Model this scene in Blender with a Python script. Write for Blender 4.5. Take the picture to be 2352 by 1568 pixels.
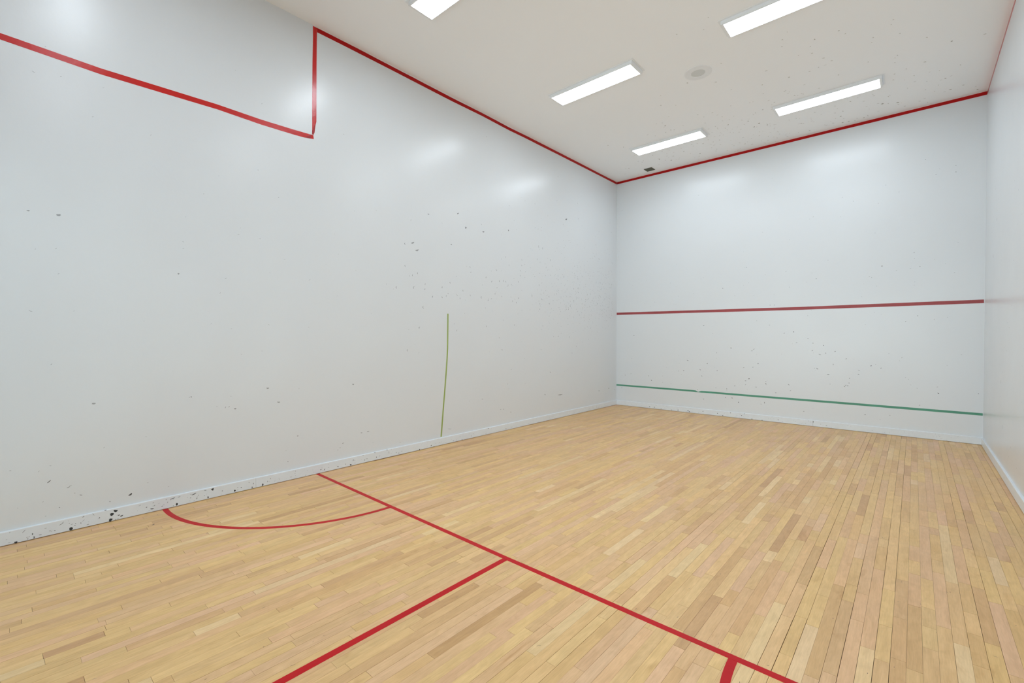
import bpy, math, random
from mathutils import Vector, noise as mnoise

# ---------------------------------------------------------------- clearing
for o in list(bpy.data.objects):
    bpy.data.objects.remove(o, do_unlink=True)
scene = bpy.context.scene
C = scene.collection

# ---------------------------------------------------------------- camera, world, exposure
W, L, H = 5.64, 9.75, 4.877          # court: width (x), length (y), ceiling height
cam_data = bpy.data.cameras.new('camera')
cam = bpy.data.objects.new('camera', cam_data)
C.objects.link(cam)
cam_data.sensor_width = 36.0
cam_data.lens = 1047.475 / 2352 * 36.0
cam_data.clip_start = 0.05
cam.location = (4.9116, 0.7022, 1.5114)
cam.rotation_euler = (math.pi / 2 - 0.0122, 0.0, 0.7226)
scene.camera = cam

world = bpy.data.worlds.new('world')
scene.world = world
world.use_nodes = True
world.node_tree.nodes['Background'].inputs[0].default_value = (0.81, 0.915, 1.0, 1)
world.node_tree.nodes['Background'].inputs[1].default_value = 3.4  # added fill light, enters the court through the unseen back glazing

scene.view_settings.view_transform = 'Standard'
scene.view_settings.look = 'None'
scene.view_settings.gamma = 1.0
scene.view_settings.use_curve_mapping = False
scene.view_settings.exposure = 0.37
scene.cycles.max_bounces = 9
scene.cycles.diffuse_bounces = 8
scene.cycles.glossy_bounces = 3
scene.cycles.adaptive_threshold = 0.025
LAMP = 15.0                           # strength of the lit lenses of the ceiling lights
LAMP_COLOUR = (0.81, 0.91, 1.0, 1)


def lin(r, g, b):
    f = lambda c: (c / 255 / 12.92) if c / 255 <= 0.04045 else ((c / 255 + 0.055) / 1.055) ** 2.4
    return (f(r), f(g), f(b), 1.0)


# ---------------------------------------------------------------- helpers
def link_mesh(name, verts, faces, mats, parent=None, fmats=None, smooth=False):
    me = bpy.data.meshes.new(name)
    me.from_pydata([tuple(v) for v in verts], [], faces)
    for m in mats:
        me.materials.append(m)
    if fmats:
        me.polygons.foreach_set('material_index', fmats)
    if smooth:
        me.polygons.foreach_set('use_smooth', [True] * len(me.polygons))
    me.update()
    o = bpy.data.objects.new(name, me)
    C.objects.link(o)
    if parent:
        o.parent = parent
    return o


def tag(o, label, cat, group=None):
    o['label'] = label
    o['category'] = cat
    if group:
        o['group'] = group
    return o


def struct(o, label=None):
    o['kind'] = 'structure'
    if label:
        o['label'] = label
    return o


def empty(name, loc):
    o = bpy.data.objects.new(name, None)
    o.empty_display_size = 0.1
    o.location = loc
    C.objects.link(o)
    return o


class MB:
    """collects polygons of one mesh"""
    def __init__(s):
        s.v, s.f, s.m = [], [], []

    def poly(s, pts, mat=0):
        n = len(s.v)
        s.v += [tuple(p) for p in pts]
        s.f.append(list(range(n, n + len(pts))))
        s.m.append(mat)

    def box(s, a, b, mat=0):
        x0, y0, z0 = a
        x1, y1, z1 = b
        n = len(s.v)
        s.v += [(x0, y0, z0), (x1, y0, z0), (x1, y1, z0), (x0, y1, z0), (x0, y0, z1), (x1, y0, z1), (x1, y1, z1), (x0, y1, z1)]
        for q in ((0, 3, 2, 1), (4, 5, 6, 7), (0, 1, 5, 4), (1, 2, 6, 5), (2, 3, 7, 6), (3, 0, 4, 7)):
            s.f.append([n + i for i in q])
            s.m.append(mat)

    def build(s, name, mats, parent=None, smooth=False):
        return link_mesh(name, s.v, s.f, mats, parent, s.m, smooth)


# a surface is given as (point function, normal): u, v are the room's own metres along it
SURF = {
    'left':  (lambda u, v, h: (h, u, v), 1),
    'right': (lambda u, v, h: (W - h, u, v), -1),
    'front': (lambda u, v, h: (u, L - h, v), 1),
    'ceiling': (lambda u, v, h: (u, v, H - h), -1),
    'floor': (lambda u, v, h: (u, v, h), 1),
}


def facing(pts, surf):
    """order a polygon so that it faces into the room"""
    a, b, c = Vector(pts[0]), Vector(pts[1]), Vector(pts[2])
    n = Vector((0, 0, 0))
    for i in range(len(pts)):
        p, q = Vector(pts[i]), Vector(pts[(i + 1) % len(pts)])
        n += p.cross(q)
    want = {'left': (1, 0, 0), 'right': (-1, 0, 0), 'front': (0, -1, 0), 'ceiling': (0, 0, -1), 'floor': (0, 0, 1)}[surf]
    return pts if n.dot(Vector(want)) > 0 else pts[::-1]


# ---------------------------------------------------------------- materials
def new_mat(name):
    m = bpy.data.materials.new(name)
    m.use_nodes = True
    nt = m.node_tree
    return m, nt, nt.nodes['Principled BSDF']


def N(nt, kind, **kw):
    n = nt.nodes.new(kind)
    for k, v in kw.items():
        setattr(n, k, v)
    return n


def obj_coord(nt, scale=(1, 1, 1)):
    tc = N(nt, 'ShaderNodeTexCoord')
    mp = N(nt, 'ShaderNodeMapping')
    mp.inputs['Scale'].default_value = scale
    nt.links.new(tc.outputs['Object'], mp.inputs['Vector'])
    return mp.outputs['Vector']


def noise_tex(nt, vec, scale, detail=3, rough=0.55, dist=0.0):
    n = N(nt, 'ShaderNodeTexNoise')
    n.inputs['Scale'].default_value = scale
    n.inputs['Detail'].default_value = detail
    n.inputs['Roughness'].default_value = rough
    n.inputs['Distortion'].default_value = dist
    nt.links.new(vec, n.inputs['Vector'])
    return n.outputs['Fac']


def ramp(nt, fac, stops):
    r = N(nt, 'ShaderNodeValToRGB')
    e = r.color_ramp.elements
    e[0].position, e[0].color = stops[0]
    e[1].position, e[1].color = stops[-1]
    for p, c in stops[1:-1]:
        k = e.new(p)
        k.color = c
    nt.links.new(fac, r.inputs['Fac'])
    return r.outputs['Color']


def maprange(nt, val, a, b, c, d):
    n = N(nt, 'ShaderNodeMapRange')
    for i, x in enumerate((a, b, c, d)):
        n.inputs[i + 1].default_value = x
    nt.links.new(val, n.inputs[0])
    return n.outputs[0]


def bump(nt, height, dist, strength, prev=None):
    b = N(nt, 'ShaderNodeBump')
    b.inputs['Distance'].default_value = dist
    b.inputs['Strength'].default_value = strength
    nt.links.new(height, b.inputs['Height'])
    if prev:
        nt.links.new(prev, b.inputs['Normal'])
    return b.outputs['Normal']


def plaster(name, c0, c1, r0, r1, wave=0.012, fine=0.0006, coat=0.0):
    m, nt, b = new_mat(name)
    b.inputs['Coat Weight'].default_value = coat
    b.inputs['Coat Roughness'].default_value = 0.23
    v = obj_coord(nt)
    n1 = noise_tex(nt, v, 1.3, 3, 0.5)
    nt.links.new(ramp(nt, n1, [(0.25, c0), (0.75, c1)]), b.inputs['Base Color'])
    n2 = noise_tex(nt, v, 2.2, 2, 0.5)
    nt.links.new(maprange(nt, n2, 0.25, 0.75, r0, r1), b.inputs['Roughness'])
    n3 = noise_tex(nt, v, 1.1, 1, 0.4)
    n4 = noise_tex(nt, v, 24, 2, 0.5)
    b1 = bump(nt, n3, wave, 1.0)
    nt.links.new(bump(nt, n4, fine, 1.0, b1), b.inputs['Normal'])
    return m


def plain(name, col, rough, spec=0.5, vary=0.0, metal=0.0, scale=6.0):
    m, nt, b = new_mat(name)
    if vary:
        n = noise_tex(nt, obj_coord(nt), scale, 4, 0.6)
        lo = tuple(c * (1 - vary) for c in col[:3]) + (1,)
        hi = tuple(min(1, c * (1 + vary)) for c in col[:3]) + (1,)
        nt.links.new(ramp(nt, n, [(0.3, lo), (0.7, hi)]), b.inputs['Base Color'])
    else:
        b.inputs['Base Color'].default_value = col
    b.inputs['Roughness'].default_value = rough
    b.inputs['Specular IOR Level'].default_value = spec
    b.inputs['Metallic'].default_value = metal
    return m


WALL = plaster('white_glossy_plaster', (0.710, 0.738, 0.763, 1), (0.722, 0.750, 0.773, 1), 0.285, 0.36, coat=0.22)
CEIL = plaster('ceiling_paint', (0.915, 0.935, 0.955, 1), (0.93, 0.945, 0.965, 1), 0.55, 0.7, 0.004, 0.0004)
BASEM = plain('baseboard_paint', (0.75, 0.79, 0.825, 1), 0.32, vary=0.02, scale=9)
MARK = [plain('faint_scuff_dent_shade', lin(156, 158, 160), 0.5), plain('grey_scuff_dent_shade', lin(124, 126, 129), 0.5), plain('dark_scuff', lin(70, 71, 74), 0.55)]  # faint and grey also paint the shading of wall dents
BMARK = [MARK[0], plain('baseboard_grey_scuff', lin(120, 122, 125), 0.5), plain('baseboard_black_chip', lin(50, 54, 56), 0.6)]
CMARK = [plain('ceiling_faint_dent_shade', lin(200, 198, 193), 0.7), plain('ceiling_grey_dent_shade', lin(176, 174, 168), 0.7), plain('ceiling_dark_dent_shade', lin(150, 148, 142), 0.7)]  # flat greys painted for the shading of ball dents
FMARK = [plain('floor_faint_scuff', lin(160, 130, 98), 0.4), plain('floor_brown_scuff', lin(118, 90, 66), 0.4), plain('floor_black_scuff', lin(60, 52, 48), 0.4)]


def tape_mat(name, c, rough, vary=0.06, spec=0.5):
    m, nt, b = new_mat(name)
    b.inputs['Specular IOR Level'].default_value = spec
    v = obj_coord(nt)
    n = noise_tex(nt, v, 3.0, 4, 0.6)
    lo = tuple(k * (1 - vary) for k in c[:3]) + (1,)
    hi = tuple(min(1, k * (1 + vary)) for k in c[:3]) + (1,)
    nt.links.new(ramp(nt, n, [(0.3, lo), (0.7, hi)]), b.inputs['Base Color'])
    b.inputs['Roughness'].default_value = rough
    nt.links.new(bump(nt, noise_tex(nt, v, 7, 3, 0.6), 0.004, 0.6), b.inputs['Normal'])
    return m


RED_TAPE = tape_mat('red_vinyl_tape', (0.56, 0.010, 0.008, 1), 0.22)
TOP_TAPE = tape_mat('dark_red_vinyl_tape', (0.42, 0.003, 0.003, 1), 0.4, 0.06, 0.22)
RED_FOLD = tape_mat('red_tape_fold', (0.36, 0.004, 0.006, 1), 0.5)
RED_PAINT = tape_mat('worn_red_line', (0.34, 0.055, 0.06, 1), 0.5, 0.12)
GREEN_TAPE = tape_mat('green_tape', (0.085, 0.30, 0.20, 1), 0.5, 0.1)
LIME_TAPE = tape_mat('lime_tape', (0.31, 0.40, 0.11, 1), 0.45, 0.08)
FLOOR_RED = tape_mat('red_floor_line', (0.50, 0.008, 0.012, 1), 0.42, 0.06, 0.15)
WHITE_METAL = plain('white_enamel', (0.84, 0.86, 0.88, 1), 0.35)
FITTING = plain('cover_plate_white', (0.83, 0.85, 0.87, 1), 0.55)
GREY_GRILLE = plain('grey_grille', (0.66, 0.68, 0.68, 1), 0.6)
VENT_DARK = plain('dark_vent', lin(92, 92, 78), 0.6, vary=0.1, scale=30)
VENT_SLAT = plain('vent_slat', lin(112, 112, 98), 0.6)


def glass_mat():
    m, nt, b = new_mat('added_glass_panel')
    out = nt.nodes['Material Output']
    tr, gl, mx, fr = N(nt, 'ShaderNodeBsdfTransparent'), N(nt, 'ShaderNodeBsdfGlossy'), N(nt, 'ShaderNodeMixShader'), N(nt, 'ShaderNodeFresnel')
    tr.inputs['Color'].default_value = (0.94, 0.97, 0.96, 1)
    gl.inputs['Roughness'].default_value = 0.02
    nt.links.new(fr.outputs[0], mx.inputs[0])
    nt.links.new(tr.outputs[0], mx.inputs[1])
    nt.links.new(gl.outputs[0], mx.inputs[2])
    nt.links.new(mx.outputs[0], out.inputs['Surface'])
    return m


GLASS = glass_mat()
LOBBY = plain('added_lobby_tile', (0.62, 0.60, 0.57, 1), 0.5, vary=0.05)
STEEL = plain('brushed_steel', (0.6, 0.6, 0.6, 1), 0.35, metal=1.0)
SUBFLOOR = plain('dark_gap', (0.06, 0.035, 0.018, 1), 0.9, 0.1)


def lens_mat():
    m, nt, b = new_mat('lit_prismatic_lens')
    b.inputs['Base Color'].default_value = (0.9, 0.9, 0.9, 1)
    b.inputs['Emission Color'].default_value = LAMP_COLOUR
    b.inputs['Emission Strength'].default_value = LAMP
    return m


LENS = lens_mat()


def wood_mat():
    m, nt, b = new_mat('maple_strip_floor')
    att = N(nt, 'ShaderNodeAttribute')
    att.attribute_name = 'board'
    # per-board offset of the grain: the board's random number shifts the coordinates
    tc = N(nt, 'ShaderNodeTexCoord')
    sep = N(nt, 'ShaderNodeSeparateXYZ')
    nt.links.new(tc.outputs['Object'], sep.inputs[0])
    off = N(nt, 'ShaderNodeMath', operation='MULTIPLY')
    nt.links.new(att.outputs['Alpha'], off.inputs[0])
    off.inputs[1].default_value = 57.0
    comb = N(nt, 'ShaderNodeCombineXYZ')
    nt.links.new(sep.outputs[0], comb.inputs[0])
    nt.links.new(sep.outputs[1], comb.inputs[1])
    nt.links.new(off.outputs[0], comb.inputs[2])

    def mp(sc):
        k = N(nt, 'ShaderNodeMapping')
        k.inputs['Scale'].default_value = sc
        nt.links.new(comb.outputs[0], k.inputs['Vector'])
        return k.outputs['Vector']

    grain = noise_tex(nt, mp((60, 3.0, 1)), 1.0, 4, 0.6, 0.3)
    fig = noise_tex(nt, mp((14, 6, 1)), 1.0, 3, 0.55, 1.2)
    blot = noise_tex(nt, mp((9, 2.6, 1)), 1.0, 4, 0.6, 0.6)
    fine = noise_tex(nt, mp((220, 14, 1)), 1.0, 2, 0.5)

    def mul(col, fac, lo, hi, a, bb):
        c = ramp(nt, fac, [(a, lo), (bb, hi)])
        mx = N(nt, 'ShaderNodeMix', data_type='RGBA', blend_type='MULTIPLY')
        mx.inputs['Factor'].default_value = 1.0
        nt.links.new(col, mx.inputs['A'])
        nt.links.new(c, mx.inputs['B'])
        return mx.outputs['Result']

    c = att.outputs['Color']
    c = mul(c, grain, (0.93, 0.91, 0.88, 1), (1.02, 1.02, 1.03, 1), 0.3, 0.65)
    c = mul(c, fig, (0.93, 0.91, 0.89, 1), (1.04, 1.04, 1.05, 1), 0.3, 0.65)
    c = mul(c, blot, (1, 1, 1, 1), (0.80, 0.70, 0.58, 1), 0.63, 0.80)
    c = mul(c, fine, (0.95, 0.94, 0.92, 1), (1.02, 1.02, 1.02, 1), 0.35, 0.6)
    nt.links.new(c, b.inputs['Base Color'])
    rn = noise_tex(nt, obj_coord(nt), 2.5, 4, 0.6)
    nt.links.new(maprange(nt, rn, 0.3, 0.7, 0.33, 0.46), b.inputs['Roughness'])
    wav = noise_tex(nt, mp((16, 2, 1)), 1.0, 2, 0.5)
    b1 = bump(nt, wav, 0.0012, 0.8)
    nt.links.new(bump(nt, grain, 0.0002, 0.5, b1), b.inputs['Normal'])
    return m


WOOD = wood_mat()

# ---------------------------------------------------------------- marks measured on the surfaces
# (u, v, length, width, angle in degrees, darkness 0..2), metres along the surface
BASE_LEFT = [(0.79,0.011,0.0086,0.0074,-4,2),(0.874,0.044,0.0066,0.0028,90,2),(0.882,0.015,0.0091,0.004,90,1),(1.081,0.019,0.0104,0.0111,-18,2),(1.344,0.08,0.013,0.0097,-16,2),(1.32,0.06,0.0118,0.0122,-16,2),(1.313,0.016,0.01,0.0117,-17,2),(1.363,0.039,0.0057,0.0033,25,2),(1.382,0.029,0.0114,0.0043,17,2),(1.244,0.052,0.0075,0.002,63,2),(1.136,0.044,0.0052,0.0025,90,1),(1.026,0.07,0.0148,0.0018,27,1),(0.83,0.077,0.012,0.0015,49,1),(0.913,0.025,0.0078,0.0022,3,1),(1.102,0.037,0.0046,0.0033,-17,0),(1.071,0.062,0.0026,0.0033,-17,0),(1.106,0.049,0.0026,0.0033,-17,1),(1.15,0.09,0.0081,0.0035,40,0),(1.209,0.091,0.0136,0.0016,-63,0),(0.991,0.032,0.0047,0.0032,-18,0),(0.965,0.038,0.0046,0.0032,-18,0),(0.85,0.015,0.0035,0.0047,-19,0),(1.343,0.011,0.0036,0.0026,-17,1),(1.282,0.104,0.0072,0.0028,4,1),(1.581,0.029,0.0138,0.0038,-10,2),(1.755,0.02,0.0109,0.0073,90,2),(2.03,0.084,0.0105,0.011,22,2),(1.994,0.018,0.0093,0.0049,90,2),(2.217,0.025,0.0089,0.0078,-14,2),(2.369,0.016,0.0093,0.004,90,2),(2.381,0.051,0.0093,0.0027,75,2),(1.723,0.079,0.0192,0.0031,10,2),(1.773,0.081,0.0117,0.0021,13,1),(1.887,0.078,0.0201,0.0032,23,2),(1.974,0.088,0.0097,0.002,-9,2),(1.544,0.054,0.005,0.0035,10,1),(1.65,0.03,0.0045,0.003,10,1),(1.859,0.05,0.0052,0.0024,61,1),(1.68,0.081,0.0045,0.0031,24,0),(1.591,0.079,0.0066,0.0025,10,0),(1.69,0.056,0.0059,0.0018,61,1),(1.906,0.03,0.0062,0.0039,-15,0),(2.111,0.049,0.0048,0.0051,-14,0),(2.273,0.04,0.005,0.0042,-14,1),(2.242,0.048,0.004,0.0026,-14,1),(2.343,0.072,0.0077,0.0016,-14,1),(1.598,0.053,0.0074,0.003,37,0),(1.732,0.014,0.0033,0.0024,-16,1),(1.967,0.04,0.0036,0.0025,-15,0),(2.467,0.019,0.0112,0.0073,90,2),(3.065,0.038,0.007,0.0039,13,2),(3.107,0.029,0.0074,0.0051,90,1),(3.265,0.031,0.0068,0.0056,-12,2),(3.421,0.018,0.0107,0.0076,-12,2),(3.58,0.095,0.0089,0.0026,-11,1),(3.736,0.098,0.0077,0.0027,-11,2),(3.756,0.038,0.0074,0.0038,90,2),(3.805,0.044,0.0041,0.0039,90,1),(3.631,0.045,0.004,0.0037,90,1),(3.598,0.037,0.0066,0.0044,90,1),(2.79,0.084,0.0063,0.0022,-31,1),(2.787,0.061,0.0059,0.0017,-13,0),(2.514,0.041,0.0079,0.0026,90,1),(2.541,0.063,0.0079,0.0027,90,0),(3.458,0.065,0.0078,0.0035,90,1),(3.907,0.098,0.0129,0.0034,-11,1),(2.744,0.033,0.0076,0.0025,8,0),(3.476,0.026,0.0043,0.0032,-12,1),(3.935,0.062,0.0173,0.0032,90,0),(3.358,0.038,0.0051,0.0034,90,1),(4.399,0.011,0.0088,0.0054,90,2),(4.641,0.004,0.0076,0.0057,90,2),(4.595,0.029,0.0094,0.0054,32,2),(5.159,0.012,0.0088,0.004,-10,2),(5.118,0.062,0.0054,0.004,-9,1),(4.079,0.027,0.0068,0.0056,-11,1),(4.747,0.045,0.0046,0.0049,90,0),(4.99,0.023,0.0063,0.0062,90,0),(5.047,0.027,0.0053,0.0039,-10,0),(5.341,0.036,0.0066,0.0056,90,0),(5.386,0.063,0.0058,0.0041,-9,0),(5.704,0.092,0.0099,0.0034,-9,2),(5.647,0.015,0.0073,0.0034,-9,1),(6.104,0.026,0.0089,0.0066,90,0),(6.232,0.034,0.0069,0.0045,-9,1),(4.125,0.041,0.0069,0.0035,-11,0),(4.042,0.039,0.0078,0.0037,7,0)]
WALL_LEFT_A = [(0.965,0.408,0.0151,0.0028,43,2),(1.139,0.26,0.0102,0.0029,-21,1),(1.105,0.284,0.0058,0.0025,-15,0),(1.44,0.185,0.0164,0.0075,37,2),(1.069,0.338,0.0121,0.0031,22,0),(1.08,0.347,0.0091,0.0022,15,0),(1.312,0.161,0.0057,0.0044,-15,0),(1.019,0.195,0.0044,0.0033,-16,0),(0.768,0.534,0.0061,0.002,-13,1),(0.944,0.151,0.0041,0.0021,-3,1),(0.802,0.252,0.0032,0.0018,56,0),(4.111,0.155,0.0061,0.0039,17,2),(5.592,0.552,0.0167,0.005,-6,0),(4.94,0.199,0.0367,0.0031,-12,0),(6.002,0.344,0.0105,0.0044,-7,0),(6.067,0.341,0.0106,0.0035,-7,0),(6.241,0.274,0.011,0.0045,-7,1),(2.824,0.449,0.0083,0.0058,-9,0),(3.659,0.363,0.0183,0.0041,0,0),(3.302,0.234,0.0055,0.0038,-10,1),(3.336,0.279,0.0083,0.005,-10,0),(3.275,0.213,0.0076,0.0033,90,0),(2.722,0.195,0.0061,0.0032,-30,1),(3.571,0.363,0.0132,0.0052,-9,0),(7.311,0.857,0.012,0.01,90,0),(6.16,0.737,0.0107,0.0071,-5,0),(7.155,0.471,0.0119,0.0163,90,0),(9.011,0.37,0.0157,0.0081,-5,2),(9.414,0.388,0.0167,0.0083,-5,2),(9.685,0.331,0.0149,0.0073,-5,1),(6.073,0.342,0.0106,0.0035,-7,0),(6.243,0.274,0.0137,0.0054,-7,1),(7.621,0.423,0.0784,0.0084,0,0)]
WALL_LEFT_B = [(1.875,0.959,0.01,0.0063,-6,2),(1.861,0.958,0.007,0.0037,-28,2),(2.179,0.833,0.0125,0.0038,34,2),(2.231,0.81,0.019,0.0125,-7,0),(2.149,0.832,0.0193,0.0032,61,1),(1.22,0.972,0.0233,0.0104,-6,0),(2.528,0.982,0.025,0.011,-5,0),(2.633,0.829,0.0259,0.0112,-6,0),(3.466,0.947,0.0221,0.0152,-5,0),(5.255,3.085,0.019,0.0172,90,2),(1.985,2.817,0.0042,0.0039,13,2),(2.645,2.935,0.0088,0.0043,13,1),(2.451,3.163,0.0073,0.0057,-32,0),(1.788,2.065,0.0129,0.0115,6,0),(1.034,2.436,0.0242,0.013,11,0),(0.874,2.436,0.0158,0.0094,12,0)]
WALL_LEFT_C = [(5.257,3.091,0.0129,0.011,90,2),(5.102,3.263,0.0217,0.0077,32,1),(4.574,3.148,0.0191,0.0073,11,0),(7.809,3.697,0.0368,0.0144,22,1),(5.618,3.09,0.0242,0.0083,10,1),(6.186,3.208,0.0143,0.0134,90,1),(4.316,2.726,0.029,0.0112,24,0),(4.386,2.639,0.0367,0.0114,20,0),(4.976,2.803,0.0167,0.0093,9,0)]
DENTS_LEFT = [(4.201,2.694),(4.201,2.412),(4.318,2.302),(4.402,2.337),(4.525,2.198),(4.52,2.134),(4.066,2.123),(4.339,2.142),(4.815,2.183),(4.958,2.265),(4.923,2.11),(4.891,2.069),(5.351,2.111),(5.347,2.529),(5.363,2.444),(5.68,2.404),(5.807,2.348),(5.91,2.545),(5.976,2.377),(6.067,2.385),(6.127,2.382),(6.186,2.328),(6.267,2.34),(6.439,2.41),(5.925,2.263),(5.882,2.169),(6.033,2.144),(6.254,2.145),(6.527,2.783),(6.527,2.686),(6.49,2.595),(6.484,2.515),(6.213,2.654),(5.726,2.056),(5.577,2.093),(6.295,2.08),(6.442,2.135),(6.386,2.062),(6.799,2.195),(7.127,2.265),(7.073,2.158),(7.291,2.092),(7.016,2.069),(7.563,2.551),(7.75,2.624),(8.111,2.634),(7.0,2.402),(7.511,2.282),(7.284,2.217),(7.814,2.053),(7.895,2.015),(7.954,2.081),(8.075,2.183),(7.323,2.873),(7.749,3.152),(6.977,3.065),(7.094,3.049),(9.006,3.11),(9.554,3.096),(8.935,2.175),(8.652,2.104),(8.449,2.127),(8.074,2.417),(8.228,2.44),(8.229,2.364),(8.49,2.24),(5.207,2.171),(5.089,2.103),(5.147,2.054),(4.818,2.054),(4.647,2.041),(4.491,1.895),(4.423,1.62),(5.084,1.585),(5.689,1.658),(6.342,1.683),(7.106,1.686),(7.427,1.5),(7.565,1.5),(7.926,1.493),(6.041,1.301),(7.049,1.276),(8.166,1.312),(8.021,1.184),(4.237,1.326)]
WALL_FRONT_A = [(1.864,1.712,0.0145,0.0064,20,1),(0.414,1.522,0.0099,0.0074,38,1),(2.363,1.287,0.0174,0.0062,-15,1),(2.109,1.193,0.0103,0.0061,42,0),(1.561,1.028,0.0195,0.0066,-18,0),(1.935,0.981,0.017,0.0062,38,1),(1.482,0.823,0.0158,0.0065,32,1),(1.384,0.81,0.0109,0.0057,-43,0),(1.802,0.857,0.0167,0.0055,-39,1),(2.116,0.853,0.0116,0.006,90,1),(1.834,0.737,0.0124,0.0055,-39,1),(0.75,0.677,0.0098,0.0093,3,0),(0.813,0.588,0.0152,0.0084,-26,2),(0.213,0.662,0.0092,0.0084,3,0),(0.133,0.379,0.008,0.0073,4,1),(2.431,0.588,0.0093,0.0067,90,2),(2.29,0.527,0.0078,0.0062,4,1),(2.292,0.501,0.0098,0.0041,5,1),(2.096,0.525,0.0101,0.0053,4,1),(1.755,0.461,0.0103,0.0056,-38,1),(3.363,1.581,0.0108,0.0056,23,2),(3.224,1.559,0.0153,0.0038,23,1),(3.573,1.466,0.0127,0.0047,0,1),(3.643,1.391,0.0125,0.0046,1,0),(3.409,1.398,0.0108,0.0056,23,0),(3.792,1.354,0.0126,0.0058,-50,1),(3.948,1.26,0.0115,0.0082,47,1),(3.637,1.268,0.0126,0.0052,41,1),(3.821,1.228,0.011,0.0076,90,0),(3.741,1.203,0.0204,0.0045,-22,0),(2.745,1.271,0.0173,0.0047,48,1),(2.715,1.243,0.0146,0.004,-4,2),(2.816,1.016,0.01,0.0072,90,2),(2.733,0.948,0.0133,0.0058,34,0),(2.581,0.934,0.0151,0.005,13,0),(2.67,0.735,0.0124,0.0078,25,2),(2.613,0.693,0.0148,0.0051,-2,2),(2.613,0.623,0.0095,0.005,15,1),(2.943,0.663,0.0144,0.0058,-41,2),(2.943,0.703,0.0088,0.0049,4,0),(2.788,0.592,0.013,0.0054,90,1),(3.297,0.671,0.0154,0.0046,-42,1),(3.322,0.57,0.0125,0.0044,37,0),(4.094,1.143,0.0135,0.0043,26,1),(3.924,1.046,0.0109,0.006,90,0),(3.708,0.966,0.0181,0.0052,-43,1),(3.861,0.876,0.0196,0.0046,3,0),(3.885,0.724,0.0105,0.0045,4,0),(4.261,0.966,0.0126,0.0044,-10,0),(4.256,0.904,0.0113,0.0053,-16,1),(4.141,0.831,0.0107,0.0043,90,1),(4.136,0.758,0.0086,0.0044,4,2),(4.092,0.719,0.0133,0.0044,16,1),(4.077,0.697,0.0117,0.0044,-21,1),(2.996,1.704,0.007,0.0059,-1,0),(3.002,2.055,0.0078,0.0052,90,1),(3.069,2.052,0.0078,0.0052,90,1),(4.949,1.81,0.0086,0.0058,-2,1),(4.411,1.045,0.0104,0.0064,38,2),(4.532,1.014,0.0098,0.0049,27,1),(4.775,1.185,0.0139,0.0028,58,0),(4.815,1.728,0.0063,0.0067,-1,0)]
WALL_FRONT_B = [(2.495,0.292,0.0095,0.0082,6,2),(2.269,0.36,0.0125,0.0079,90,1),(2.386,0.36,0.0152,0.0063,-17,1),(1.87,0.292,0.0126,0.0064,5,1),(2.922,0.325,0.0178,0.0053,90,1),(2.869,0.294,0.0106,0.006,-28,0),(3.521,0.236,0.0129,0.0056,6,0),(0.133,0.38,0.0107,0.0073,4,1),(4.118,0.713,0.0116,0.0053,4,1),(3.101,0.516,0.0103,0.0058,5,1),(3.858,0.877,0.0181,0.0055,3,0),(5.182,0.68,0.0125,0.0061,-35,2),(4.343,0.274,0.0111,0.0052,7,1),(4.643,0.297,0.0066,0.0051,7,0),(4.981,0.487,0.0102,0.0048,19,0),(5.589,0.707,0.0043,0.0062,5,1)]
WALL_FRONT_C = [(4.737,4.972,0.0142,0.0083,8,2),(4.797,4.971,0.0233,0.0068,8,1),(5.016,4.099,0.0078,0.0074,-14,1),(5.338,3.931,0.0073,0.006,-14,1),(5.339,3.839,0.0091,0.0072,-13,1),(5.131,3.85,0.0076,0.0073,-13,1),(4.532,2.587,0.0105,0.0107,-6,2),(4.968,2.537,0.0096,0.0089,-6,1),(4.569,3.821,0.0079,0.0065,-12,0),(4.169,3.653,0.0085,0.0068,-11,0),(4.723,3.683,0.0082,0.0064,-12,0),(3.683,2.463,0.0122,0.0086,-5,1),(2.209,2.405,0.0109,0.0114,-4,1),(1.759,4.239,0.0101,0.0082,-11,0),(2.619,2.756,0.0146,0.0079,-6,0),(4.903,2.75,0.0073,0.0096,-7,0),(4.444,3.109,0.008,0.0067,-8,0)]
BASE_FRONT = [(0.782,0.036,0.0098,0.0069,6,2),(0.886,0.035,0.0097,0.0069,6,1),(1.379,0.03,0.0113,0.0066,6,2),(1.58,0.037,0.0109,0.0087,6,2),(1.606,0.024,0.0105,0.0068,-14,2),(1.25,0.019,0.0069,0.0067,6,1),(1.866,0.057,0.0105,0.0064,6,1),(2.134,0.049,0.0081,0.0063,6,2),(2.227,0.02,0.0099,0.0062,7,2),(2.364,0.085,0.0078,0.0062,6,1),(2.555,0.055,0.0075,0.0061,7,2),(2.601,0.093,0.0075,0.006,6,2),(2.727,0.011,0.012,0.0055,90,2),(3.659,0.078,0.0149,0.0062,90,1),(3.145,0.048,0.0086,0.0058,7,1),(2.893,0.011,0.0089,0.0059,7,1),(3.844,0.037,0.0122,0.0054,7,0),(1.029,0.022,0.0071,0.0068,6,0)]
FLOOR_MARKS = [(0.351,1.528,0.0155,0.0063,126,2),(0.126,1.599,0.0047,0.006,41,1),(0.859,1.766,0.0034,0.0079,41,1),(0.111,4.185,0.0042,0.0108,41,1),(0.77,3.964,0.0051,0.0087,41,1)]
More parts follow.
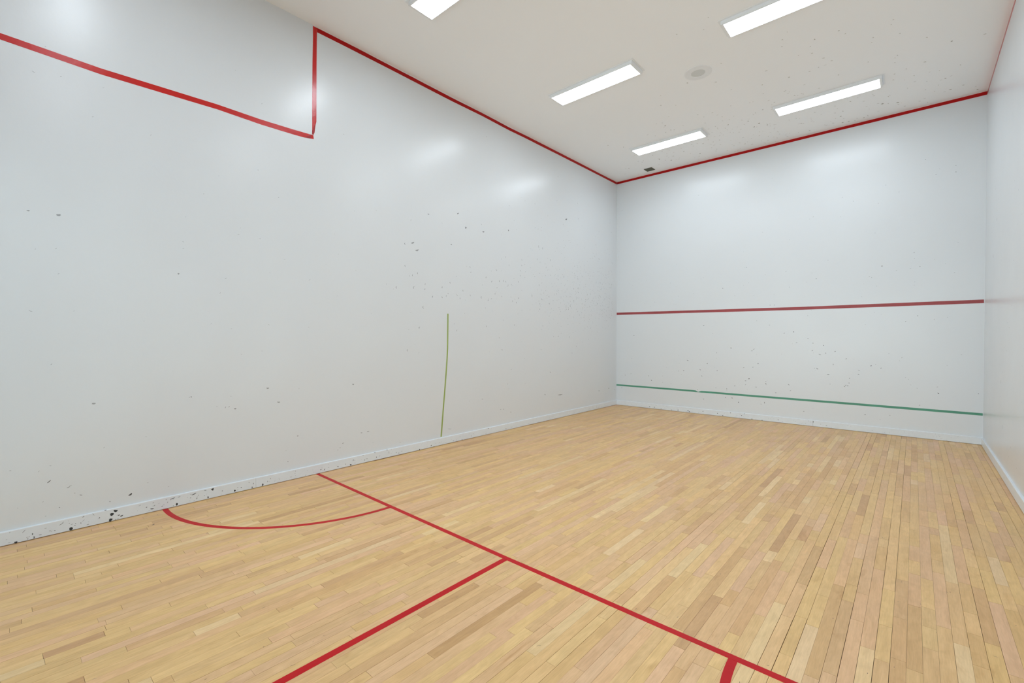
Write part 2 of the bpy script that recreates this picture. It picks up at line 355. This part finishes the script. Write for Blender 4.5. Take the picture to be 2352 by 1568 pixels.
CEIL_A = [(4.037,6.89,0.0113,0.014,0,1),(4.261,6.891,0.0128,0.0096,-25,1),(4.31,7.001,0.0094,0.0104,-1,0),(3.761,6.654,0.0104,0.01,13,0),(3.73,6.793,0.0091,0.0106,0,0),(3.972,7.172,0.0121,0.0113,10,0),(4.539,7.289,0.0101,0.0101,-30,0),(4.719,7.06,0.0098,0.01,-16,0),(5.208,7.966,0.0152,0.0159,7,1),(4.698,7.144,0.0062,0.0104,-2,0),(3.252,5.72,0.01,0.0072,41,0),(2.896,5.766,0.0123,0.008,41,0),(2.62,6.831,0.0131,0.0146,-19,1),(3.151,5.885,0.0069,0.0103,41,0),(3.096,6.669,0.0117,0.0098,41,0),(3.986,7.563,0.0099,0.0101,41,1),(4.462,7.833,0.0116,0.0097,41,0),(4.985,8.294,0.0233,0.0129,41,0),(4.154,7.932,0.0101,0.013,20,1),(4.695,8.385,0.0101,0.0106,41,1),(5.193,8.953,0.0146,0.0207,-18,0),(3.662,7.571,0.0136,0.0176,8,0),(2.11,7.168,0.0092,0.0137,41,1),(3.357,7.541,0.0108,0.0136,8,0),(3.63,8.139,0.0177,0.0126,41,0),(3.808,8.325,0.0165,0.0102,-11,0),(4.54,9.248,0.0206,0.024,-1,1),(4.708,9.348,0.0227,0.0178,41,1),(5.257,9.371,0.0194,0.016,41,1),(5.534,9.615,0.0126,0.0219,15,1),(1.892,7.836,0.0152,0.022,41,1),(2.659,8.468,0.0126,0.0218,41,1),(2.932,8.545,0.0148,0.0158,41,2),(3.041,8.74,0.015,0.0269,41,2),(2.952,8.821,0.0127,0.0222,41,2),(3.128,8.888,0.0151,0.0164,41,1),(3.194,8.29,0.0094,0.0142,41,1),(3.088,8.331,0.0095,0.0147,41,0),(4.04,9.314,0.0145,0.0202,41,1),(4.04,9.583,0.0188,0.0191,-20,1),(3.544,9.182,0.0175,0.0161,41,0),(4.113,9.598,0.0198,0.0158,41,0),(4.304,9.594,0.0122,0.0153,41,1),(2.66,9.432,0.0083,0.0198,41,1),(1.918,9.341,0.0116,0.0292,41,1),(2.114,8.935,0.0083,0.0197,41,1),(1.243,9.108,0.012,0.0311,41,1),(1.395,9.305,0.0121,0.0315,41,0),(1.391,7.221,0.0002,0.0005,41,0)]
CEIL_B = [(1.89,7.838,0.0178,0.0124,41,1),(1.9,8.045,0.0182,0.0097,41,1),(1.804,8.069,0.0146,0.0093,74,1),(0.996,8.15,0.0095,0.0192,41,1),(1.246,9.109,0.0153,0.0153,0,2),(1.389,9.314,0.0102,0.0267,41,2),(1.918,9.345,0.0131,0.0247,41,1),(1.732,9.049,0.0162,0.0141,41,1),(1.79,9.219,0.0131,0.0123,41,0),(1.412,9.058,0.0083,0.0169,41,1),(1.508,9.142,0.01,0.0148,41,1),(0.584,9.162,0.0143,0.0195,41,1),(0.98,8.977,0.012,0.0134,41,0),(1.233,8.841,0.0132,0.0168,41,0),(2.177,9.419,0.0097,0.016,41,1),(2.17,9.209,0.0111,0.0135,41,0),(1.946,8.926,0.0126,0.0114,41,0),(2.108,8.936,0.0113,0.0163,14,0),(2.268,8.979,0.0139,0.0109,41,1),(2.498,8.476,0.0086,0.0127,41,0),(2.377,8.968,0.0122,0.0142,41,1),(2.432,8.796,0.009,0.0137,41,0),(1.584,9.65,0.0104,0.0137,41,1),(1.86,9.469,0.0133,0.0127,41,0),(1.438,8.782,0.0113,0.0161,41,0)]


def ellipse_mark(mb, surf, u, v, ln, wd, ang, mat, h, rnd, n=8):
    f = SURF[surf][0]
    a = math.radians(ang)
    ca, sa = math.cos(a), math.sin(a)
    pts = []
    ln, wd = max(ln, 0.004) / 2, max(wd, 0.0022) / 2
    for i in range(n):
        t = 2 * math.pi * i / n
        k = rnd.uniform(0.75, 1.15)
        x, y = ln * math.cos(t) * k, wd * math.sin(t) * k
        y += 0.25 * wd * math.cos(2 * t)
        pts.append(f(u + x * ca - y * sa, v + x * sa + y * ca, h))
    mb.poly(facing(pts, surf), mat)


def crescent(mb, surf, u, v, r, ang, sweep, th, mat, h):
    """C-shaped ball dent, its shading put in as flat grey"""
    f = SURF[surf][0]
    n = 7
    outer, inner = [], []
    for i in range(n):
        t = math.radians(ang - sweep / 2 + sweep * i / (n - 1))
        w = th * math.sin(math.pi * (i + 0.3) / (n - 0.4))
        outer.append((u + r * math.cos(t), v + r * math.sin(t)))
        inner.append((u + (r - w) * math.cos(t), v + (r - w) * math.sin(t)))
    for i in range(n - 1):
        p = [outer[i], outer[i + 1], inner[i + 1], inner[i]]
        mb.poly(facing([f(a, b, h) for a, b in p], surf), mat)


def marks(mb, surf, table, h, rnd, base=1, grow=1.0):
    grow *= 1.85
    for (u, v, ln, wd, ang, s) in table:
        ellipse_mark(mb, surf, u, v, ln * grow, wd * grow, ang, base + s, h, rnd)


# ================================================================ FLOOR
rnd = random.Random(11)
mb = MB()
mb.box((-0.15, -0.15, -0.16), (W + 0.15, L + 0.15, -0.006), 1)
mb.m = [1] * len(mb.f)
cols = [(0, 0, 0, 1)] * len(mb.f)
PAL = [(0.800, 0.540, 0.245, 32), (0.765, 0.505, 0.228, 28), (0.770, 0.495, 0.262, 20), (0.700, 0.440, 0.208, 9),
       (0.840, 0.610, 0.330, 5), (0.640, 0.385, 0.180, 2), (0.785, 0.510, 0.285, 9)]
tot = sum(p[3] for p in PAL)
PITCH = 0.05715
x = 0.0 - 0.018
while x < W:
    x0, x1 = max(x, 0.0), min(x + PITCH, W)
    g0 = rnd.choice([0.0002, 0.0003, 0.0004, 0.0005, 0.0007, 0.0012])
    y = -rnd.uniform(0, 0.5)
    while y < L:
        ln = min(rnd.choice([rnd.uniform(0.16, 0.45), rnd.uniform(0.3, 0.75), rnd.uniform(0.5, 1.25)]), 1.3)
        y0, y1 = max(y, 0.0), min(y + ln, L)
        y += ln
        if y1 - y0 < 0.01 or x1 - x0 < 0.004:
            continue
        k, t = rnd.uniform(0, tot), 0
        for p in PAL:
            t += p[3]
            if k <= t:
                break
        j = rnd.uniform(0.955, 1.045)
        col = (p[0] * 0.92 * j, p[1] * 0.888 * j * rnd.uniform(0.98, 1.02), p[2] * 0.85 * j * rnd.uniform(0.94, 1.06), rnd.random())
        ga, gb, ge = g0 * rnd.uniform(0.5, 1.4), g0 * rnd.uniform(0.5, 1.4), rnd.choice([0.0004, 0.0006, 0.0009])
        n = len(mb.v)
        a0, a1, b0, b1 = x0 + ga, x1 - gb, y0 + ge, y1 - ge
        mb.v += [(a0, b0, -0.006), (a1, b0, -0.006), (a1, b1, -0.006), (a0, b1, -0.006), (a0, b0, 0), (a1, b0, 0), (a1, b1, 0), (a0, b1, 0)]
        for q in ((4, 5, 6, 7), (0, 1, 5, 4), (1, 2, 6, 5), (2, 3, 7, 6), (3, 0, 4, 7)):
            mb.f.append([n + i for i in q])
            mb.m.append(0)
            cols.append(col)
    x += PITCH
nboard = len(mb.f)
marks(mb, 'floor', FLOOR_MARKS, 0.0006, rnd, 2, 1.0)
for i in range(420):                                    # nicks and small scuffs all over the maple
    u, v = rnd.uniform(0.05, W - 0.05), rnd.uniform(0.9, L - 0.1)
    s = rnd.choice([0, 0, 0, 0, 1, 1, 2])
    ln = rnd.uniform(0.005, 0.014) if s else rnd.uniform(0.01, 0.03)
    ellipse_mark(mb, 'floor', u, v, ln, rnd.uniform(0.0022, 0.0036), rnd.choice([90, 90, rnd.uniform(0, 180)]) + rnd.uniform(-15, 15), 2 + s, 0.0006, rnd)
cols += [(0.5, 0.4, 0.3, 0.5)] * (len(mb.f) - nboard)
floor = mb.build('floor', [WOOD, SUBFLOOR] + FMARK)
ca = floor.data.color_attributes.new('board', 'FLOAT_COLOR', 'CORNER')
flat = []
for p in floor.data.polygons:
    flat += list(cols[p.index]) * p.loop_total
ca.data.foreach_set('color', flat)
struct(floor, 'pale maple strip floor of narrow boards running towards the far wall')

# ================================================================ WALLS AND CEILING
T = 0.15
# left wall
rnd = random.Random(5)
mb = MB()
mb.box((-T, -T, -0.0), (0, L, H + 0.0))
marks(mb, 'left', WALL_LEFT_A, 0.0006, rnd)
marks(mb, 'left', WALL_LEFT_B, 0.0006, rnd, 1, 0.62)
marks(mb, 'left', WALL_LEFT_C, 0.0006, rnd)
for (u, v) in DENTS_LEFT:
    s = rnd.choice([0, 1, 1])
    crescent(mb, 'left', u, v, rnd.uniform(0.012, 0.017), rnd.choice([180, 160, 200, 215]) + rnd.uniform(-25, 25), rnd.uniform(110, 210), rnd.uniform(0.006, 0.009), 1 + s, 0.0006)
for i in range(560):                                    # swarm of ball dents in painted shading, and smudges, towards the front corner
    u = 9.6 - abs(rnd.gauss(0, 1.7))
    v = rnd.gauss(2.35, 0.33) if rnd.random() < 0.75 else rnd.gauss(2.9, 0.6)
    if u < 2 or v < 0.4 or v > 4.6:
        continue
    if rnd.random() < 0.45:
        crescent(mb, 'left', u, v, rnd.uniform(0.008, 0.014), rnd.uniform(120, 250), rnd.uniform(90, 190), rnd.uniform(0.004, 0.006), 1, 0.0006)
    else:
        ellipse_mark(mb, 'left', u, v, rnd.uniform(0.01, 0.03), rnd.uniform(0.004, 0.007), rnd.uniform(-30, 60), 1, 0.0006, rnd)
for i in range(130):                                    # sparse faint scuffs over the whole wall
    u, v = rnd.uniform(0.8, 9.5), rnd.uniform(0.15, 2.6) if rnd.random() < 0.8 else rnd.uniform(2.6, 4.2)
    ellipse_mark(mb, 'left', u, v, rnd.uniform(0.008, 0.022), rnd.uniform(0.002, 0.0035), rnd.uniform(-30, 60), 1, 0.0006, rnd)
wl = struct(mb.build('wall_left', [WALL] + MARK), 'long white glossy side wall with grey ball marks')
# front (far) wall
rnd = random.Random(6)
mb = MB()
mb.box((-T, L, 0), (W + T, L + T, H))
for t_, g_ in ((WALL_FRONT_A, 1.0), (WALL_FRONT_B, 1.0), (WALL_FRONT_C, 0.7)):
    marks(mb, 'front', t_, 0.0006, rnd, 1, g_)
for i in range(120):
    u = rnd.uniform(0.05, W - 0.1)
    v = rnd.choice([rnd.gauss(2.4, 0.3), rnd.uniform(0.15, 1.9), rnd.uniform(0.5, 1.3), rnd.uniform(1.9, 4.3)])
    if v < 0.12:
        continue
    ellipse_mark(mb, 'front', u, v, rnd.uniform(0.008, 0.02), rnd.uniform(0.003, 0.006), rnd.uniform(-50, 50), 1 if rnd.random() < 0.9 else 2, 0.0006, rnd)
struct(mb.build('wall_front', [WALL] + MARK), 'far white wall crossed by red and green lines')
# right wall
rnd = random.Random(7)
mb = MB()
mb.box((W, -T, 0), (W + T, L, H))
for i in range(90):
    ellipse_mark(mb, 'right', rnd.uniform(5, 9.6), rnd.uniform(0.2, 3.4), rnd.uniform(0.012, 0.03), rnd.uniform(0.004, 0.007), rnd.uniform(-30, 60), 1, 0.0006, rnd)
for (u, v) in ((7.95, 0.52), (8.1, 1.0), (8.6, 2.9), (8.9, 2.5)):
    ellipse_mark(mb, 'right', u, v, 0.05, 0.012, 80, 2, 0.0006, rnd)
struct(mb.build('wall_right', [WALL] + MARK), 'white side wall at the right edge')
# back wall behind the photographer: glass panels 2.9 m high, plaster above, lobby beyond; glazing and lobby added to let fill light in
mb = MB()
xs = [0.0, 1.41, 2.37, 3.27, 4.23, W]
for a, c in zip(xs[:-1], xs[1:]):
    mb.box((a + 0.003, -0.012, 0.008), (c - 0.003, 0.0, 2.895), 0)
for a in xs[1:-1]:
    mb.box((a - 0.006, -0.16, 0.0), (a + 0.006, -0.0125, 2.895), 0)
    for z in (0.15, 2.75):
        mb.box((a - 0.05, -0.014, z - 0.04), (a + 0.05, -0.0122, z + 0.04), 1)
mb.box((-T, -0.16, 2.90), (W + T, 0.0, H), 2)  # solid top limits how high the fill light enters
struct(mb.build('wall_back', [GLASS, STEEL, WALL]), 'unseen back wall, its clear glass added to let fill light in')
mb = MB()
mb.box((-3.0, -4.0, -0.16), (W + 3.0, -0.151, -0.002))
struct(mb.build('floor_lobby_added', [LOBBY]), 'added pale lobby floor, unseen, behind the added glass wall')  # invented lobby, its pale floor bounces light up to the ceiling
# ceiling
rnd = random.Random(8)
mb = MB()
mb.box((-T, -0.16, H), (W + T, L + T, H + 0.2))
marks(mb, 'ceiling', CEIL_A[:-1], 0.0006, rnd, 1, 0.8)
marks(mb, 'ceiling', CEIL_B, 0.0006, rnd, 1, 0.75)
for i in range(260):
    v = 9.7 - abs(rnd.gauss(0, 1.15))
    u = rnd.gauss(3.2, 1.2)
    if not 0.1 < u < W - 0.1 or v < 5:
        continue
    ellipse_mark(mb, 'ceiling', u, v, rnd.uniform(0.014, 0.034), rnd.uniform(0.007, 0.013), 41 + rnd.uniform(-40, 40), 1 if rnd.random() < 0.8 else 2, 0.0006, rnd)
struct(mb.build('ceiling', [CEIL] + CMARK), 'off-white ceiling with grey ball dents near the far wall')

# ================================================================ BASEBOARDS
BH, BT = 0.103, 0.020


def baseboard(name, surf, u0, u1, joints, table, seed, label, lift=(0.002, 0.009), h0=0.0):
    rnd = random.Random(seed)
    f = SURF[surf][0]
    mb = MB()
    cuts = [u0] + [j for j in joints if u0 < j < u1] + [u1]
    for a, b in zip(cuts[:-1], cuts[1:]):
        a += 0.0011 if a != u0 else 0
        b -= 0.0011 if b != u1 else 0
        n = max(2, int((b - a) / 0.25))
        rings = []
        for i in range(n + 1):
            u = a + (b - a) * i / n
            g = lift[0] + (lift[1] - lift[0]) * (0.5 + 0.5 * mnoise.noise(Vector((u * 0.9, seed, 0))))
            prof = [(0.0, g), (BT, g), (BT, BH - 0.005), (BT - 0.0015, BH - 0.0015), (BT - 0.005, BH), (0.0, BH)]
            rings.append([f(u, z, h) for h, z in prof])
        for i in range(n):
            for k in range(len(rings[0])):
                k2 = (k + 1) % len(rings[0])
                mb.poly([rings[i][k], rings[i + 1][k], rings[i + 1][k2], rings[i][k2]])
        mb.poly(rings[0][::-1])
        mb.poly(rings[-1])
    nb = len(mb.f)
    marks(mb, surf, table, BT + 0.0005, rnd, 1, 1.15)
    for i in range(int((u1 - u0) * 16)):
        u, z = rnd.uniform(u0 + 0.03, u1 - 0.03), rnd.uniform(0.01, BH - 0.01)
        ellipse_mark(mb, surf, u, z, rnd.uniform(0.005, 0.02), rnd.uniform(0.0018, 0.0035), rnd.uniform(-20, 80), 1 + rnd.choice([0, 0, 0, 1]), BT + 0.0005, rnd)
    me = mb.build(name, [BASEM] + BMARK)
    import bmesh
    bm = bmesh.new()
    bm.from_mesh(me.data)
    bm.faces.ensure_lookup_table()
    bmesh.ops.remove_doubles(bm, verts=[v for fc in bm.faces[:nb] for v in fc.verts], dist=1e-5)
    bmesh.ops.recalc_face_normals(bm, faces=[fc for fc in bm.faces if fc.material_index == 0])
    bm.to_mesh(me.data)
    bm.free()
    return struct(me, label)


baseboard('baseboard_left', 'left', 0.0, L, [2.405, 6.084], BASE_LEFT, 3, 'white baseboard with black chips along the left wall')
baseboard('baseboard_front', 'front', BT, W - BT, [3.654], BASE_FRONT, 4, 'white baseboard along the far wall', (0.003, 0.007))
baseboard('baseboard_right', 'right', 0.0, L, [6.09, 2.43], [], 9, 'white baseboard along the right wall')

# ================================================================ TAPE AND PAINTED LINES
TAPE_H = 0.0009


def strip(name, surf, left, right, mat, h=TAPE_H, extra=None, mats=None):
    """thin tape between two edge polylines of equal length (u, v)"""
    f = SURF[surf][0]
    n = len(left)
    lo = [f(u, v, 0.0) for u, v in left] + [f(u, v, 0.0) for u, v in right]
    hi = [f(u, v, h) for u, v in left] + [f(u, v, h) for u, v in right]
    V = lo + hi
    F = []
    M = 2 * n
    for i in range(n - 1):
        F.append([M + i, M + i + 1, M + n + i + 1, M + n + i])
        F.append([i, i + 1, n + i + 1, n + i])
        F.append([i, i + 1, M + i + 1, M + i])
        F.append([n + i, n + i + 1, M + n + i + 1, M + n + i])
    F.append([0, n, M + n, M])
    F.append([n - 1, 2 * n - 1, M + 2 * n - 1, M + n - 1])
    fm = [0] * len(F)
    if extra:
        for pts, m_, hh in extra:
            k = len(V)
            V += [f(u, v, hh) for u, v in facing2(pts, surf)]
            F.append(list(range(k, k + len(pts))))
            fm.append(m_)
    o = link_mesh(name, V, F, mats or [mat], None, fm)
    import bmesh
    bm = bmesh.new()
    bm.from_mesh(o.data)
    bmesh.ops.recalc_face_normals(bm, faces=[q for q in bm.faces if q.material_index == 0])
    bm.to_mesh(o.data)
    bm.free()
    return o


def facing2(pts, surf):
    f = SURF[surf][0]
    p3 = [f(u, v, 0) for u, v in pts]
    return pts if facing(p3, surf) is p3 else pts[::-1]


def hline(name, surf, pts, width, mat, wob=0.0, seed=1, step=0.12, h=TAPE_H, **kw):
    """strip following a centre line of (u, v) points; wob: hand-laid waviness"""
    cl = []
    for (a, b) in zip(pts[:-1], pts[1:]):
        d = math.hypot(b[0] - a[0], b[1] - a[1])
        n = max(1, int(d / step))
        for i in range(n):
            t = i / n
            cl.append((a[0] + (b[0] - a[0]) * t, a[1] + (b[1] - a[1]) * t))
    cl.append(pts[-1])
    le, ri = [], []
    for i, (u, v) in enumerate(cl):
        a, b = cl[max(i - 1, 0)], cl[min(i + 1, len(cl) - 1)]
        d = math.hypot(b[0] - a[0], b[1] - a[1]) or 1
        nx, ny = -(b[1] - a[1]) / d, (b[0] - a[0]) / d
        w = wob * mnoise.noise(Vector((u * 1.3 + seed * 7, v * 1.3, seed)))
        ww = width * (1 + 0.06 * mnoise.noise(Vector((u * 3, v * 3, seed + 5))))
        le.append((u + nx * (w + ww / 2), v + ny * (w + ww / 2)))
        ri.append((u + nx * (w - ww / 2), v + ny * (w - ww / 2)))
    return strip(name, surf, le, ri, mat, h, **kw)


# --- left wall: out line. Along the ceiling, down the step, then towards the back
o = hline('tape_line', 'left', [(3.058, 4.845), (3.5, 4.846), (4.326, 4.846), (5.008, 4.842), (5.6, 4.846), (6.208, 4.840), (6.6, 4.845), (8.0, 4.850), (9.745, 4.852)], 0.047, TOP_TAPE, 0.003, 2)
tag(o, 'red tape under the ceiling along the top of the long left wall', 'tape line')
o = strip('tape_line', 'left',
          [(3.012, 4.868), (3.012, 4.752), (3.005, 4.45), (3.002, 4.204), (2.999, 3.95), (2.999, 3.828), (2.998, 3.76), (2.997, 3.715), (3.000, 3.695)],
          [(3.057, 4.868), (3.055, 4.752), (3.050, 4.45), (3.048, 4.204), (3.046, 3.95), (3.045, 3.848), (3.034, 3.800), (3.024, 3.723), (3.012, 3.695)], RED_TAPE,
          extra=[([(3.035, 3.824), (2.998, 3.728), (2.996, 3.700), (3.008, 3.690), (3.023, 3.723)], 1, TAPE_H + 0.0012)], mats=[RED_TAPE, RED_FOLD])
tag(o, 'short vertical red tape strip dropping from the ceiling line, folded at its foot', 'tape line')
o = strip('tape_line', 'left',
          [(0.0, 3.676), (0.746, 3.673), (1.288, 3.657), (1.7, 3.668), (2.103, 3.678), (2.483, 3.672), (2.80, 3.680), (2.94, 3.686), (3.010, 3.690)],
          [(0.0, 3.630), (0.746, 3.627), (1.288, 3.609), (1.7, 3.620), (2.103, 3.632), (2.483, 3.622), (2.80, 3.628), (2.911, 3.633), (3.015, 3.649)], RED_TAPE,
          extra=[([(2.911, 3.634), (2.955, 3.664), (2.992, 3.690), (2.983, 3.670), (2.980, 3.643)], 1, TAPE_H + 0.0012)], mats=[RED_TAPE, RED_FOLD])
tag(o, 'long red tape across the upper left wall, lower than the ceiling tape', 'tape line')
# --- lime strip standing on the left baseboard
cl = [(4.912, 1.824), (4.911, 1.70), (4.909, 1.58), (4.907, 1.46), (4.905, 1.341), (4.894, 1.18), (4.881, 1.031), (4.855, 0.77), (4.824, 0.488), (4.803, 0.28), (4.786, 0.112)]
o = strip('tape_line', 'left', [(u - 0.0115, v) for u, v in cl], [(u + 0.0115, v) for u, v in cl], LIME_TAPE)
tag(o, 'thin yellow-green vertical tape, slightly bent, on the left wall', 'tape line')
# --- front wall
o = hline('tape_line', 'front', [(0.002, 4.853), (W - 0.002, 4.849)], 0.046, TOP_TAPE, 0.001, 4)
tag(o, 'bright red tape along the top of the far wall, just under the ceiling', 'tape line')
o = hline('service_line', 'front', [(0.004, 1.997), (3.47, 1.979), (5.632, 1.990)], 0.050, RED_PAINT, 0.0, 5)
tag(o, 'dull red horizontal line across the middle of the far wall', 'wall line')
g = [(0.003, 0.434), (0.9, 0.435), (1.66, 0.434), (1.72, 0.430), (1.766, 0.420), (1.82, 0.430), (1.9, 0.432), (2.6, 0.428), (3.4, 0.428), (4.137, 0.427), (5.634, 0.423)]
le = [(u, v + (0.004 if abs(u - 1.766) < 0.01 else 0.017)) for u, v in g]
ri = [(u, v - (0.004 if abs(u - 1.766) < 0.01 else 0.017)) for u, v in g]
o = strip('tape_line', 'front', le, ri, GREEN_TAPE)
tag(o, 'green tape across the foot of the far wall above the baseboard, pinched once', 'tape line')
# --- right wall
o = hline('tape_line', 'right', [(3.05, 4.846), (6.0, 4.845), (8.091, 4.848), (9.745, 4.848)], 0.042, RED_TAPE, 0.003, 6)
tag(o, 'red tape at the top of the right wall, seen edge on', 'tape line')

# --- floor lines
o = hline('floor_line', 'floor', [(0.021, 3.030), (0.6, 3.020), (2.077, 3.000), (2.834, 2.990), (3.892, 2.984), (W - 0.021, 2.984)], 0.038, FLOOR_RED, h=0.0012)
tag(o, 'long red line crossing the floor from wall to wall', 'floor line')
o = hline('floor_line', 'floor', [(2.846, 0.021), (2.846, 2.970)], 0.042, FLOOR_RED, h=0.0008)
tag(o, 'straight red centre line running from the long cross line to the bottom edge', 'floor line')


def arc(cx, cy, r, t0, t1, wd, label):
    n = 48
    le, ri = [], []
    for i in range(n + 1):
        t = math.radians(t0 + (t1 - t0) * i / n)
        le.append((cx + (r + wd / 2) * math.cos(t), cy + (r + wd / 2) * math.sin(t)))
        ri.append((cx + (r - wd / 2) * math.cos(t), cy + (r - wd / 2) * math.sin(t)))
    o = strip('floor_line', 'floor', le, ri, FLOOR_RED, 0.0008)
    tag(o, label, 'floor line')


arc(0.100, 3.022, 1.352, -93.3, -1.3, 0.040, 'curved red quarter circle on the floor beside the left wall')
arc(5.641, 3.003, 1.352, 181.4, 269.0, 0.040, 'curved red stub at the bottom edge below the cross line, right of the centre line')

# ================================================================ CEILING LIGHTS
def make_light():
    root = empty('ceiling_light', (0, 0, H))
    a, b, d = 0.595, 0.133, 0.045                       # half lens length, half lens width, drop
    e, s = 0.026, 0.014                                 # end cap and side rail width
    fr = MB()

    def ring(x0, y0, x1, y1, z0, z1):
        """rectangular ring: outer x1,y1, inner x0,y0 from z0 (top) to z1"""
        P = lambda X, Y, Z: [(-X, -Y, Z), (X, -Y, Z), (X, Y, Z), (-X, Y, Z)]
        ot, ob, it, ib = P(x1, y1, z0), P(x1, y1, z1), P(x0, y0, z0), P(x0, y0, z1)
        for i in range(4):
            j = (i + 1) % 4
            fr.poly([ob[i], ob[j], ot[j], ot[i]])
            fr.poly([ib[j], ib[i], it[i], it[j]])
            fr.poly([ob[j], ob[i], ib[i], ib[j]])
    ring(a + 0.004, b + 0.002, a + e + 0.026, b + s + 0.020, 0.0, -0.004)      # flange on the ceiling
    ring(a + 0.002, b + 0.001, a + e, b + s, -0.004, -d + 0.004)               # body
    ring(a, b, a + e - 0.004, b + s - 0.004, -d + 0.004, -d)                   # lip
    fr.build('frame', [WHITE_METAL], root)
    ln = MB()
    z = -d + 0.002
    ln.poly([(-a, -b, z), (-a, b, z), (a, b, z), (a, -b, z)])
    ln.poly([(-a, -b, z + 0.003), (a, -b, z + 0.003), (a, b, z + 0.003), (-a, b, z + 0.003)], 1)
    for i, (p, q) in enumerate((((-a, -b), (a, -b)), ((a, -b), (a, b)), ((a, b), (-a, b)), ((-a, b), (-a, -b)))):
        ln.poly([(p[0], p[1], z), (q[0], q[1], z), (q[0], q[1], z + 0.003), (p[0], p[1], z + 0.003)], 1)
    o = ln.build('lens', [LENS, WHITE_METAL], root)
    o['label'] = 'glowing white lens'
    return root


proto = make_light()
spots = [
    (1.682, 8.440, 'lit strip light at the far left of the ceiling, nearest the small dark vent'),
    (1.682, 6.013, 'lit strip light left of the round cover plate, second from the far wall'),
    (1.682, 3.636, 'lit strip light cut off at the top edge, leftmost in the photo'),
    (3.952, 8.440, 'lit strip light on the right of the ceiling close above the far red tape'),
    (3.952, 6.013, 'lit strip light cut off at the top edge, right of the round cover plate'),
    (3.952, 3.636, 'lit strip light overhead, right column, third from the far wall'),
    (1.682, 1.235, 'lit strip light overhead, left column, nearest the back wall'),
    (3.952, 1.235, 'lit strip light overhead, right column, nearest the back wall'),
]
for i, (x, y, label) in enumerate(spots):
    if i == 0:
        r = proto
    else:
        r = proto.copy()
        C.objects.link(r)
        for ch in list(proto.children):
            c = ch.copy()
            C.objects.link(c)
            c.parent = r
    r.location = (x, y, H)
    tag(r, label, 'ceiling light', 'strip lights in two columns on the ceiling')


# ================================================================ ROUND COVER PLATE
def lathe(prof, n=48):
    mb = MB()
    for i in range(n):
        a0, a1 = 2 * math.pi * i / n, 2 * math.pi * (i + 1) / n
        for (r0, z0), (r1, z1) in zip(prof[:-1], prof[1:]):
            p = [(r0 * math.cos(a0), r0 * math.sin(a0), z0), (r0 * math.cos(a1), r0 * math.sin(a1), z0),
                 (r1 * math.cos(a1), r1 * math.sin(a1), z1), (r1 * math.cos(a0), r1 * math.sin(a0), z1)]
            if r0 < 1e-6:
                p = [p[0]] + p[2:]
            elif r1 < 1e-6:
                p = p[:3]
            mb.poly(p[::-1])
    return mb


root = empty('round_cover_plate', (2.812, 6.685, H))
lathe([(0.165, 0.0), (0.164, -0.005), (0.158, -0.007), (0.090, -0.009), (0.085, -0.008), (0.083, -0.005)]).build('rim', [FITTING], root)
o = lathe([(0.083, -0.005), (0.080, -0.007), (0.0, -0.008)]).build('grille', [GREY_GRILLE], root)
o['label'] = 'grey round centre'
tag(root, 'round white cover plate with a grey centre on the ceiling between the lights', 'ceiling plate')

# ================================================================ SMALL AIR VENT
root = empty('air_vent', (0.872, 9.484, H))
hx = 0.083
fr = MB()
for (a, b) in (((-hx, -hx), (hx, -hx + 0.012)), ((-hx, hx - 0.012), (hx, hx)), ((-hx, -hx + 0.012), (-hx + 0.012, hx - 0.012)), ((hx - 0.012, -hx + 0.012), (hx, hx - 0.012))):
    fr.box((a[0], a[1], -0.008), (b[0], b[1], 0.0))
fr.build('frame', [VENT_DARK], root)
lv = MB()
lv.box((-hx + 0.012, -hx + 0.012, -0.001), (hx - 0.012, hx - 0.012, 0.0), 1)
for i in range(8):
    y = -hx + 0.019 + i * 0.0182
    lv.box((-hx + 0.012, y, -0.0065), (hx - 0.012, y + 0.010, -0.0035), 0)
lv.build('louver', [VENT_SLAT, VENT_DARK], root)
tag(root, 'small square dark vent on the ceiling in the far left corner', 'air vent')
